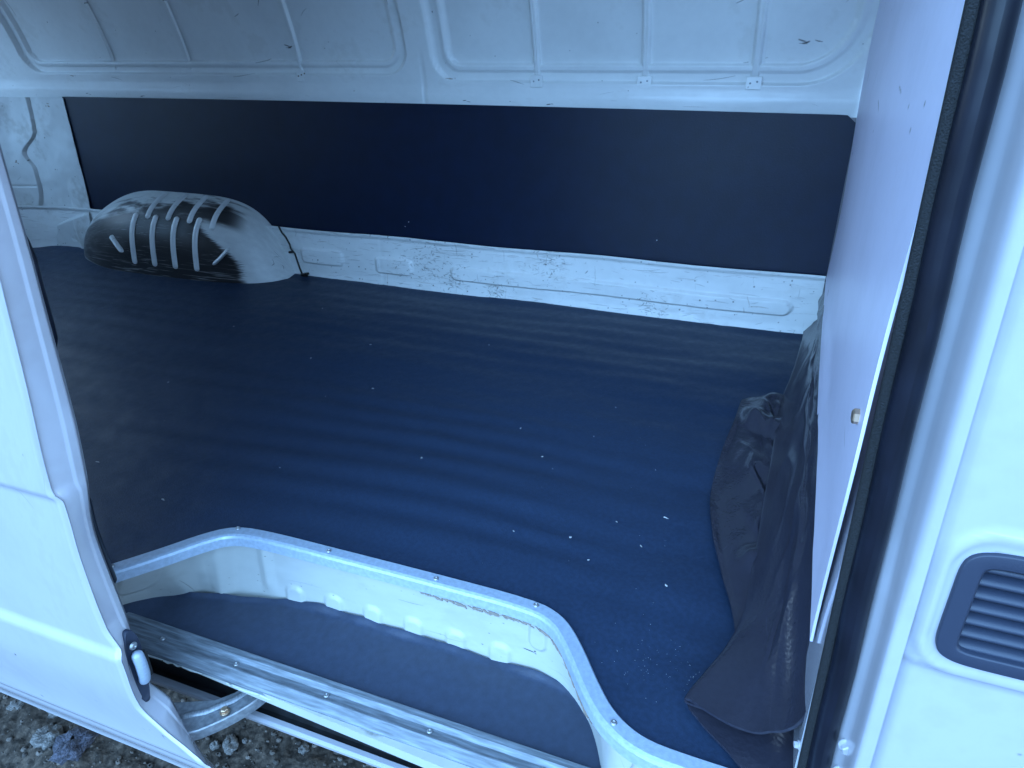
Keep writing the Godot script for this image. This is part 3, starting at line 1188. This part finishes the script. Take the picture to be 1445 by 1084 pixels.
func front_pillar() -> void:
	var m := M()
	var prof := [[0.0, 0.112, -0.640], [0.10, 0.116, -0.622], [0.2, 0.122, -0.6135], [0.32, 0.127, -0.609], [0.42, 0.131, -0.604], [0.55, 0.1365, -0.594], [0.62, 0.1385, -0.586], [0.72, 0.1405, -0.572], [0.82, 0.143, -0.561], [0.90, 0.147, -0.555], [1.0, 0.154, -0.5530]]
	var px := []
	var pz := []
	for a in prof:
		px.append([a[0], a[1]])
		pz.append([a[0], a[2]])
	grid(m, 60, 140, func(u: float, v: float) -> Vector3:
		var y := lerpf(-0.22, 1.4, v)
		var low := ss(0.40, 0.28, y)
		var x: float = smooth_table(px, u) + pillar_x(y) * 0.75
		var z: float = smooth_table(pz, u)
		z += low * 0.010 * ss(0.30, 0.45, u) * ss(0.95, 0.7, u)
		return Vector3(x, y, z), Vector2(0.08, 1.6))
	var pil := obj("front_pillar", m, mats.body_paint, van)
	for q in [Vector3(0.1505, 0.103, -0.588), Vector3(0.152, 0.062, -0.588)]:
		m = M()
		hex_bolt(m, q, Vector3(0.1, 0, 1), 0.0072, 0.009)
		obj("bolt", m, mats.body_paint, pil)
	m = M()
	var pts := []
	for k in 40:
		var y := lerpf(1.38, -0.16, k / 39.0)
		pts.append(Vector3(0.1150 + pillar_x(y) + 0.0006 * sin(k * 1.3), y, -0.600 + 0.001 * sin(k * 0.9)))
	tube(m, pts, 0.0130, 16, 0.0120)
	var seal := obj("door_seal", m, mats.rubber, van, "thick black rubber seal down the front edge of the door opening")
	m = M()
	pts = []
	for k in 40:
		var y := lerpf(1.38, -0.16, k / 39.0)
		pts.append(Vector3(0.1025 + pillar_x(y), y, -0.604))
	tube(m, pts, 0.0042, 8, 0.0075)
	obj("seal_edge", m, mats.rubber_dull, seal)


func skin_off(y: float) -> float:
	# outer body section, measured outwards
	var o := -0.020 * ss(0.5, 1.4, y)
	o -= 0.0045 * ss(0.268, 0.258, y)
	o += 0.006 * ss(0.012, -0.004, y)
	o -= 0.012 * ss(-0.05, -0.22, y) + 0.035 * ss(-0.20, -0.30, y)
	return o


func side_panel() -> void:
	var vx := 0.278
	var vy := 0.339
	var m := M()
	grid(m, 130, 330, func(u: float, v: float) -> Vector3:
		var y := lerpf(-0.30, 1.4, v)
		var x0 := 0.154 + pillar_x(y) * 0.75
		var x := lerpf(x0, 0.52, u)
		var o := skin_off(y)
		o -= 0.003 * ss(0.268, 0.26, y) * 0.0
		o += 0.003 * pill(x, y, vx, vy, 0.108, 0.074, 0.036, 0.008) - 0.003 * pill(x, y, vx, vy, 0.100, 0.066, 0.030, 0.006)
		o -= 0.03 * pill(x, y, vx, vy, 0.086, 0.050, 0.014, 0.003)
		o -= 0.006 * ss(0.012, 0.0, x - x0)
		o += noise.get_noise_2d(x * 3.0, y * 3.0) * 0.0015
		return Vector3(x, y, SKIN_Z + o), Vector2(0.37, 1.7))
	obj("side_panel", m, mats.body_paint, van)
	# louvred vent
	m = M()
	grid(m, 200, 6, func(u: float, v: float) -> Vector3:
		var a := u * TAU
		var pv: Array = [[0.0, 0.0], [0.0, 0.0035], [0.1, 0.0052], [0.85, 0.0052], [1.0, 0.004], [1.0, -0.004], [1.0, -0.02]]
		var q: Array = pv[int(round(v * 6))]
		var c := Vector2(cos(a), sin(a))
		var hx := lerpf(0.0965, 0.0800, q[0])
		var hy := lerpf(0.0605, 0.0455, q[0])
		var n: float = 7.0 + 7.0 * q[0]
		var r := pow(pow(absf(c.x), n) + pow(absf(c.y), n), -1.0 / n)
		return Vector3(vx + c.x * r * hx, vy + c.y * r * hy, SKIN_Z + q[1]), Vector2(1, 0.1))
	var vent := obj("vent_grille", m, mats.vent_plastic, van, "dark plastic louvred air vent set in the white outer panel")
	m = M()
	box(m, Vector3(vx, vy, SKIN_Z - 0.0255), Vector3(0.166, 0.1, 0.004))
	obj("vent_back", m, mats.vent_dark, vent)
	for k in 7:
		m = M()
		var y := vy + 0.0420 - k * 0.0140
		grid(m, 20, 10, func(u: float, v: float) -> Vector3:
			var x := lerpf(vx - 0.0815, vx + 0.0815, u)
			var sec := [[0.0, -0.021, 0.0035], [0.12, -0.015, 0.005], [0.5, -0.004, 0.0005], [0.62, -0.001, -0.0020], [0.75, -0.001, -0.0050], [0.85, -0.003, -0.0062], [1.0, -0.012, -0.0020]]
			var zz := []
			var yy := []
			for s in sec:
				zz.append([s[0], s[1]])
				yy.append([s[0], s[2]])
			return Vector3(x, y + table(yy, v), SKIN_Z + table(zz, v)), Vector2(0.16, 0.05))
		obj("louvre", m, mats.vent_plastic, vent)
	# the front door further along
	m = M()
	grid(m, 40, 200, func(u: float, v: float) -> Vector3:
		var y := lerpf(-0.30, 0.78, v)
		var x := lerpf(0.527, 1.45, u)
		return Vector3(x, y, SKIN_Z + skin_off(y) - 0.006 * ss(0.02, 0.0, u)), Vector2(0.92, 1.1))
	box(m, Vector3(0.53, 1.1, SKIN_Z - 0.035), Vector3(0.05, 0.66, 0.03), 0.006)
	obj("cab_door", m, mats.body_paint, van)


# ---------------------------------------------------------------- sliding door, pushed back along the side

func sliding_door() -> void:
	var outer := [[-0.30, -0.655], [-0.22, -0.660], [-0.185, -0.676], [-0.174, -0.690], [-0.144, -0.727], [-0.10, -0.763], [0.0, -0.768], [0.04, -0.786], [0.15, -0.792], [0.25, -0.788], [0.275, -0.795], [0.425, -0.776], [0.543, -0.762], [0.72, -0.745], [1.3, -0.70]]
	var inner := [[-0.30, -0.70], [-0.273, -0.745], [-0.216, -0.755], [-0.13, -0.757], [-0.104, -0.795], [0.027, -0.797], [0.151, -0.806], [0.20, -0.803], [0.26, -0.788], [0.346, -0.776], [0.47, -0.769], [0.578, -0.764], [0.67, -0.764], [0.75, -0.762], [1.3, -0.73]]
	var zo := func(y: float) -> float:
		return -0.468 - 0.02 * ss(0.5, 1.3, y) - 0.0045 * ss(0.264, 0.254, y) + 0.007 * ss(0.010, -0.006, y) - 0.010 * ss(-0.05, -0.20, y) - 0.004 * ss(-0.188, -0.198, y) - 0.030 * ss(-0.20, -0.285, y)
	var zi := func(y: float) -> float:
		return -0.516 - 0.02 * ss(0.5, 1.3, y) - 0.012 * ss(-0.1, -0.28, y)
	var m := M()
	# outer skin, rounded over into the front flange
	grid(m, 70, 320, func(u: float, v: float) -> Vector3:
		var y := lerpf(-0.285, 1.28, v)
		var x0: float = smooth_table(outer, y)
		var x := lerpf(-2.0, x0, 1.0 - pow(1.0 - u, 2.0))
		var z: float = zo.call(y) - 0.004 * ss(0.006, 0.0, x0 - x) + noise.get_noise_2d(x * 2.0, y * 2.0) * 0.0012
		return Vector3(x, y, z), Vector2(1.25, 1.6))
	grid(m, 24, 320, func(u: float, v: float) -> Vector3:
		var y := lerpf(-0.285, 1.28, v)
		var x0: float = smooth_table(outer, y)
		var x1: float = smooth_table(inner, y)
		var k := 0.0025 * sin(u * PI) - 0.004 * ss(0.0, 0.06, u) + 0.003 * ss(0.62, 0.66, u) - 0.004 * ss(0.92, 1.0, u)
		return Vector3(lerpf(x0, x1, u) + k * 0.8, y, lerpf(zo.call(y) - 0.004, zi.call(y), u)), Vector2(0.05, 1.6))
	# inner face
	grid(m, 20, 160, func(u: float, v: float) -> Vector3:
		var y := lerpf(-0.285, 1.28, v)
		var x1: float = smooth_table(inner, y)
		return Vector3(lerpf(x1 - 0.003, -2.0, u), y, zi.call(y) - 0.001), Vector2(1.25, 1.6))
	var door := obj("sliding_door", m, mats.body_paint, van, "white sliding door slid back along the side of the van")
	# black weather strip inside its front edge
	m = M()
	var pts := []
	for k in 60:
		var y := lerpf(0.072, 1.2, k / 59.0)
		pts.append(Vector3(smooth_table(inner, y) * 1.029 - 0.016 + 0.013 * ss(0.26, 0.20, y) + 0.013 * ss(0.42, 0.46, y) * ss(0.60, 0.55, y), y, -0.5300))
	tube(m, pts, 0.0065, 10, 0.006)
	obj("weather_strip", m, mats.rubber, door)
	# latch in the front flange: recessed plate, rounded striker and screws
	var lt := Vector3(-0.776, -0.045, -0.4945)
	m = M()
	grid(m, 40, 5, func(u: float, v: float) -> Vector3:
		var a := u * TAU
		var rr: float = [0.0, 0.6, 0.9, 1.0, 1.05, 1.05][int(round(v * 5))]
		var hh: float = [0.0015, 0.0015, 0.002, 0.004, 0.003, -0.003][int(round(v * 5))]
		var c := Vector2(cos(a), sin(a))
		var r := pow(pow(absf(c.x), 2.6) + pow(absf(c.y), 2.6), -1.0 / 2.6) * rr
		var y := lt.y + c.y * r * 0.060
		return Vector3(lerpf(smooth_table(outer, y), smooth_table(inner, y), 0.5) + hh + 0.002, y, lt.z + c.x * r * 0.0125 - 0.004 * c.y * r), Vector2(0.05, 0.1))
	obj("latch_plate", m, mats.vent_plastic, door)
	m = M()
	tube(m, [Vector3(-0.770, -0.022, -0.495), Vector3(-0.7665, -0.034, -0.494), Vector3(-0.7665, -0.056, -0.494), Vector3(-0.770, -0.068, -0.495)], 0.0085, 12, 0.0075)
	obj("latch_striker", m, mats.zinc, door)
	m = M()
	box(m, Vector3(-0.7705, -0.047, -0.5050), Vector3(0.008, 0.046, 0.008), 0.002)
	obj("latch_slot", m, mats.vent_dark, door)
	m = M()
	screw(m, Vector3(-0.7725, -0.003, -0.4945), Vector3(1, 0, 0), 0.006)
	obj("latch_screw", m, mats.screw_steel, door)
	# roller arm that carries the door along the track
	m = M()
	slab(m, PackedVector2Array([Vector2(-0.83, -0.535), Vector2(-0.80, -0.500), Vector2(-0.735, -0.503), Vector2(-0.700, -0.545), Vector2(-0.678, -0.585), Vector2(-0.668, -0.625), Vector2(-0.708, -0.628), Vector2(-0.722, -0.598), Vector2(-0.742, -0.575), Vector2(-0.775, -0.560)]), -0.196, -0.190)
	sweep(m, [Vector2(0.0, -0.010), Vector2(0.002, -0.010), Vector2(0.0025, 0.008), Vector2(0.001, 0.010), Vector2(-0.001, 0.008)], rounded([Vector3(-0.80, -0.192, -0.500), Vector3(-0.735, -0.192, -0.503), Vector3(-0.700, -0.192, -0.545), Vector3(-0.678, -0.192, -0.585), Vector3(-0.668, -0.192, -0.625)], 2))
	tube(m, [Vector3(-0.765, -0.190, -0.535), Vector3(-0.738, -0.188, -0.552), Vector3(-0.712, -0.188, -0.585), Vector3(-0.700, -0.188, -0.615)], 0.006, 8, 0.004)
	var arm := obj("roller_arm", m, mats.bracket_steel, van, "curved steel roller arm joining the sliding door to its track")
	m = M()
	hex_bolt(m, Vector3(-0.709, -0.188, -0.562), Vector3.UP, 0.006, 0.008)
	obj("bolt", m, mats.brass_bolt, arm)
	m = M()
	hex_bolt(m, Vector3(-0.752, -0.189, -0.512), Vector3.UP, 0.005, 0.007)
	obj("bolt", m, mats.screw_steel, arm)


# ---------------------------------------------------------------- mats

func rim_z(x: float) -> float:
	var t := []
	for q in rounded(RIM, 1):
		if t.is_empty() or q.x > t[t.size() - 1][0]:
			t.append([q.x, q.y])
	return table(t, x)


var rim_cache := []


func mat_y(x: float, z: float) -> float:
	# ridges of the floor show through as long shallow waves
	var row := floorf(z / 0.079)
	var wob := noise2.get_noise_2d(x * 0.6, z * 0.6) * 0.05
	var wave := sin((z + wob + 0.02 * x) * TAU / 0.079)
	var ends := ss(-1.35, -0.85, x + 0.12 * sin(row * 2.3)) * ss(-0.20, -0.42, x + 0.10 * sin(row * 1.7))
	var fade := ends * ss(-0.84, -0.93, z) * ss(-1.42, -1.20, z)
	fade += 0.55 * ss(-1.7, -1.2, x) * ss(-0.05, -0.3, x) * ss(-1.55, -1.68, z) * ss(-2.06, -1.95, z)
	var y := 0.0017 * wave * fade * (0.75 + 0.5 * noise2.get_noise_2d(x * 1.2 + 7.0, z * 2.0 + 3.0))
	y += 0.0004 * wave
	y += 0.006 * noise2.get_noise_2d(x * 1.1 + 20.0, z * 3.4) * ss(-0.62, -0.9, z)
	y += 0.0012 * noise.get_noise_2d(x * 9.0, z * 9.0)
	# loose folds towards the partition
	y += 0.005 * ss(-0.35, 0.05, x) * maxf(0.0, sin((z * 1.0 + x * 0.55) * 13.0)) * ss(-0.9, -1.2, z) * ss(-2.08, -1.9, z)
	y += 0.004 * ss(-0.25, 0.0, x) * sin((x * 0.8 + z * 0.5) * 34.0) * ss(-1.05, -0.85, z) * ss(-0.62, -0.72, z)
	return y


func floor_mat() -> void:
	var m := M()
	var cache := []
	for i in 501:
		cache.append(rim_z(lerpf(-3.30, 0.128, i / 500.0)) - 0.001)
	grid(m, 500, 230, func(u: float, v: float) -> Vector3:
		var x := lerpf(-3.30, 0.128, u)
		var zf: float = cache[int(round(u * 500))]
		zf = minf(zf, -0.602)
		var z := lerpf(-2.110, zf + 0.012, v)
		var y := mat_y(x, z) + 0.0005
		y = lerpf(y, 0.001, ss(zf - 0.05, zf - 0.005, z))
		y += 0.010 * ss(-2.06, -2.11, z) * (0.6 + 0.4 * sin(x * 6.0))
		y += 0.05 * pow(ss(-3.0, -3.3, x), 2.0)
		return Vector3(x, y, z), Vector2(3.43, 1.5), 0.003, true)
	for k in m.v.size():
		m.uv[k] = Vector2(m.v[k].x, m.v[k].z)
	thing("floor_mat", m, mats.mat_vinyl, Vector3(-1.4, 0, -1.3), "large dark blue-black vinyl mat covering the load floor", "floor mat")


func step_mat() -> void:
	var m := M()
	var back := [[-0.985, -0.640], [-0.968, -0.680], [-0.945, -0.703], [-0.90, -0.708], [-0.853, -0.724], [-0.80, -0.736], [-0.73, -0.757], [-0.668, -0.764], [-0.5, -0.763], [-0.30, -0.763], [-0.237, -0.760], [-0.19, -0.748], [-0.150, -0.715], [-0.122, -0.665], [-0.112, -0.625]]
	grid(m, 220, 40, func(u: float, v: float) -> Vector3:
		var x := lerpf(-0.985, -0.112, u)
		var zb: float = smooth_table(back, x)
		var z := lerpf(zb, -0.625, v)
		var y := -0.1325 + 0.0025 * noise2.get_noise_2d(x * 5.0, z * 5.0)
		y += 0.010 * pow(ss(0.14, 0.0, v), 2.0) * (0.6 + 0.6 * noise2.get_noise_2d(x * 9.0, 2.0)) + 0.014 * ss(-0.93, -0.985, x)
		return Vector3(x, y, z), Vector2.ONE, 0.003, true)
	for k in m.v.size():
		m.uv[k] = Vector2(m.v[k].x, m.v[k].z)
	thing("step_mat", m, mats.step_vinyl, Vector3(-0.55, -0.142, -0.69), "narrow dark vinyl mat lying in the white step well", "step mat")


func folded_mat() -> void:
	# lower layer lying on the floor mat, its left edge wandering
	var left := [[-1.60, 0.00], [-1.579, -0.018], [-1.45, -0.026], [-1.312, -0.038], [-1.146, -0.042], [-1.018, -0.024], [-0.915, 0.003], [-0.843, 0.024], [-0.79, 0.030], [-0.73, 0.015], [-0.668, -0.016], [-0.645, -0.002], [-0.60, 0.048], [-0.575, 0.066]]
	var m := M()
	grid(m, 40, 170, func(u: float, v: float) -> Vector3:
		var z := lerpf(-1.60, -0.572, v)
		var x0: float = smooth_table(left, z)
		var x := lerpf(x0, 0.122, u)
		var lift := ss(0.0, 0.5, u) * ss(-0.80, -0.95, z)
		var y := 0.0125 + 0.018 * lift + 0.010 * noise2.get_noise_2d(x * 14.0, z * 5.0) * lift
		y += 0.020 * ss(0.06, 0.0, absf(z + 1.50 - u * 0.12)) * ss(0.02, 0.25, u) + 0.016 * ss(0.04, 0.0, absf(z + 0.93 + u * 0.10)) * ss(0.1, 0.4, u)
		y += 0.006 * ss(-0.60, -0.66, z) * 0.0
		y += 0.006 * ss(0.1, 0.0, u) * (0.5 + 0.5 * sin(z * 17.0)) * ss(-0.80, -0.9, z)
		y += 0.006 * ridge(noise2.get_noise_2d(x * 9.0 + 3.0, z * 4.0 - x * 6.0)) * lift
		y -= 0.012 * ss(-0.592, -0.574, z)
		return Vector3(x, y, z), Vector2(1, 1), 0.003, true)
	# upper layer: folded over at its left, rising and tucked in below the partition
	var fold := [[-2.095, 0.118], [-1.95, 0.108], [-1.75, 0.090], [-1.552, 0.066], [-1.315, 0.058], [-1.021, 0.047], [-0.90, 0.042], [-0.826, 0.036], [-0.76, 0.020], [-0.71, 0.000], [-0.655, -0.020]]
	grid(m, 64, 170, func(u: float, v: float) -> Vector3:
		var z0 := lerpf(-2.095, -0.655, v)
		var xl: float = smooth_table(fold, z0)
		var px := part_x(z0)
		var front := ss(-0.95, -0.66, z0)
		var base := 0.018 + 0.012 * ss(-0.80, -1.0, z0) * ss(-1.6, -1.4, z0)
		var xm := lerpf(xl, px, 0.55)
		var pts := [
			[0.0, xl + 0.05, base - 0.002],
			[0.10, xl + 0.006, base],
			[0.14, xl, base + 0.007],
			[0.18, xl + 0.005, base + 0.014],
			[0.45, lerpf(xl + 0.035, xl + 0.055, front), lerpf(base + 0.075, base + 0.020, front)],
			[0.62, lerpf(xm + 0.012, px - 0.030, front), lerpf(base + 0.115, base + 0.024, front)],
			[0.80, lerpf(px - 0.010, px + 0.000, front), lerpf(0.158, 0.085, front)],
			[1.0, px + 0.012, 0.235]]
		var tx := []
		var ty := []
		for p in pts:
			tx.append([p[0], p[1]])
			ty.append([p[0], p[2]])
		var x: float = smooth_table(tx, u)
		var y: float = smooth_table(ty, u)
		y *= lerpf(0.75, 1.0, ss(-2.1, -1.8, z0)) if u < 0.9 else 1.0
		var k := noise2.get_noise_2d(u * 2.2 + 4.0, z0 * 3.0) * 0.006 * ss(0.2, 0.5, u) * ss(1.0, 0.8, u)
		k += 0.0022 * ridge(noise2.get_noise_2d(u * 1.6 + z0 * 1.9 + 9.0, z0 * 2.2 - u * 1.1)) * ss(0.2, 0.45, u) * ss(1.0, 0.85, u) * (1.0 - 0.6 * front)
		var z := z0 + ss(0.1, 0.5, u) * 0.028 * front + ss(0.6, 1.0, u) * 0.012 * front
		return Vector3(x - k, y + k * 0.6, z), Vector2(1, 1), 0.0035, true)
	for k in m.v.size():
		m.uv[k] = Vector2(m.v[k].x + m.v[k].y, m.v[k].z)
	thing("folded_mat", m, mats.mat_back, Vector3(0.06, 0, -1.3), "dull black rubber mat folded up against the bottom of the lilac-white partition", "rubber mat")


func flecks() -> void:
	var spots := [[-1.367, -1.817], [-1.050, -1.597], [-1.400, -1.191], [-0.895, -1.352], [-1.243, -0.843], [-0.875, -0.958], [-0.728, -1.716], [-0.295, -1.459], [-0.307, -1.302], [-0.472, -1.285], [-1.010, -0.716 - 0.07], [-1.533, -1.586], [-0.387, -1.184], [-0.353, -0.927], [-0.190, -1.017], [-0.352, -1.147], [-0.255, -0.945], [-0.136, -0.969], [-0.079, -0.879], [-0.156, -1.212], [-0.62, -1.09], [-1.15, -1.45], [-0.98, -1.27], [-0.21, -0.90], [-0.11, -1.06]]
	rng.seed = 4
	for q in spots:
		var m := M()
		var big: float = rng.randf_range(0.7, 1.7)
		var s := Vector3(rng.randf_range(0.0010, 0.0030), 0.0006, rng.randf_range(0.0006, 0.0014)) * big
		var at := Vector3(q[0], mat_y(q[0], q[1]) + 0.0012, q[1])
		lump(m, at, s, rng.randi_range(1, 90), 0.8, 4)
		thing("debris_fleck", m, mats.fleck_white, at, "tiny white fleck of debris lying on the dark floor mat", "fleck", "white flecks on the floor mat")
	for q in [[-1.190, 0.239, 0.0016, "small white fleck stuck low on the dark wall lining right of the wheel arch"], [-1.205, 0.222, 0.0012, "smaller white fleck just below another one on the dark wall lining"], [-0.337, 0.246, 0.0012, "lone white fleck low on the right half of the dark wall lining"]]:
		var m := M()
		var at := Vector3(q[0], q[1], -2.117)
		lump(m, at, Vector3(q[2] * 1.8, q[2], 0.0006), 9, 0.8, 4)
		thing("debris_fleck", m, mats.fleck_white, at, q[3], "fleck", "white flecks on the wall lining")
	var mm := MultiMesh.new()
	mm.transform_format = MultiMesh.TRANSFORM_3D
	var pm := M()
	lump(pm, Vector3.ZERO, Vector3(1, 0.5, 0.7), 5, 0.7, 3)
	mm.mesh = finish(pm)
	mm.instance_count = 230
	for k in mm.instance_count:
		var x := rng.randf_range(-1.9, 0.0)
		var z := rng.randf_range(-1.95, -0.83)
		if k > 150:
			x = rng.randfn(-0.06, 0.035)
			z = rng.randfn(-0.72, 0.035)
		var r := rng.randf_range(0.0002, 0.0006)
		mm.set_instance_transform(k, Transform3D(Basis(Vector3.UP, rng.randf() * TAU).scaled(Vector3.ONE * r), Vector3(x, mat_y(x, z) + 0.0008, z)))
	var o := MultiMeshInstance3D.new()
	o.name = "dust_specks"
	o.multimesh = mm
	o.material_override = mats.fleck_white
	add_child(o)
	tag(o, "fine pale dust specks sprinkled over the dark floor mat", "dust", "", "stuff")
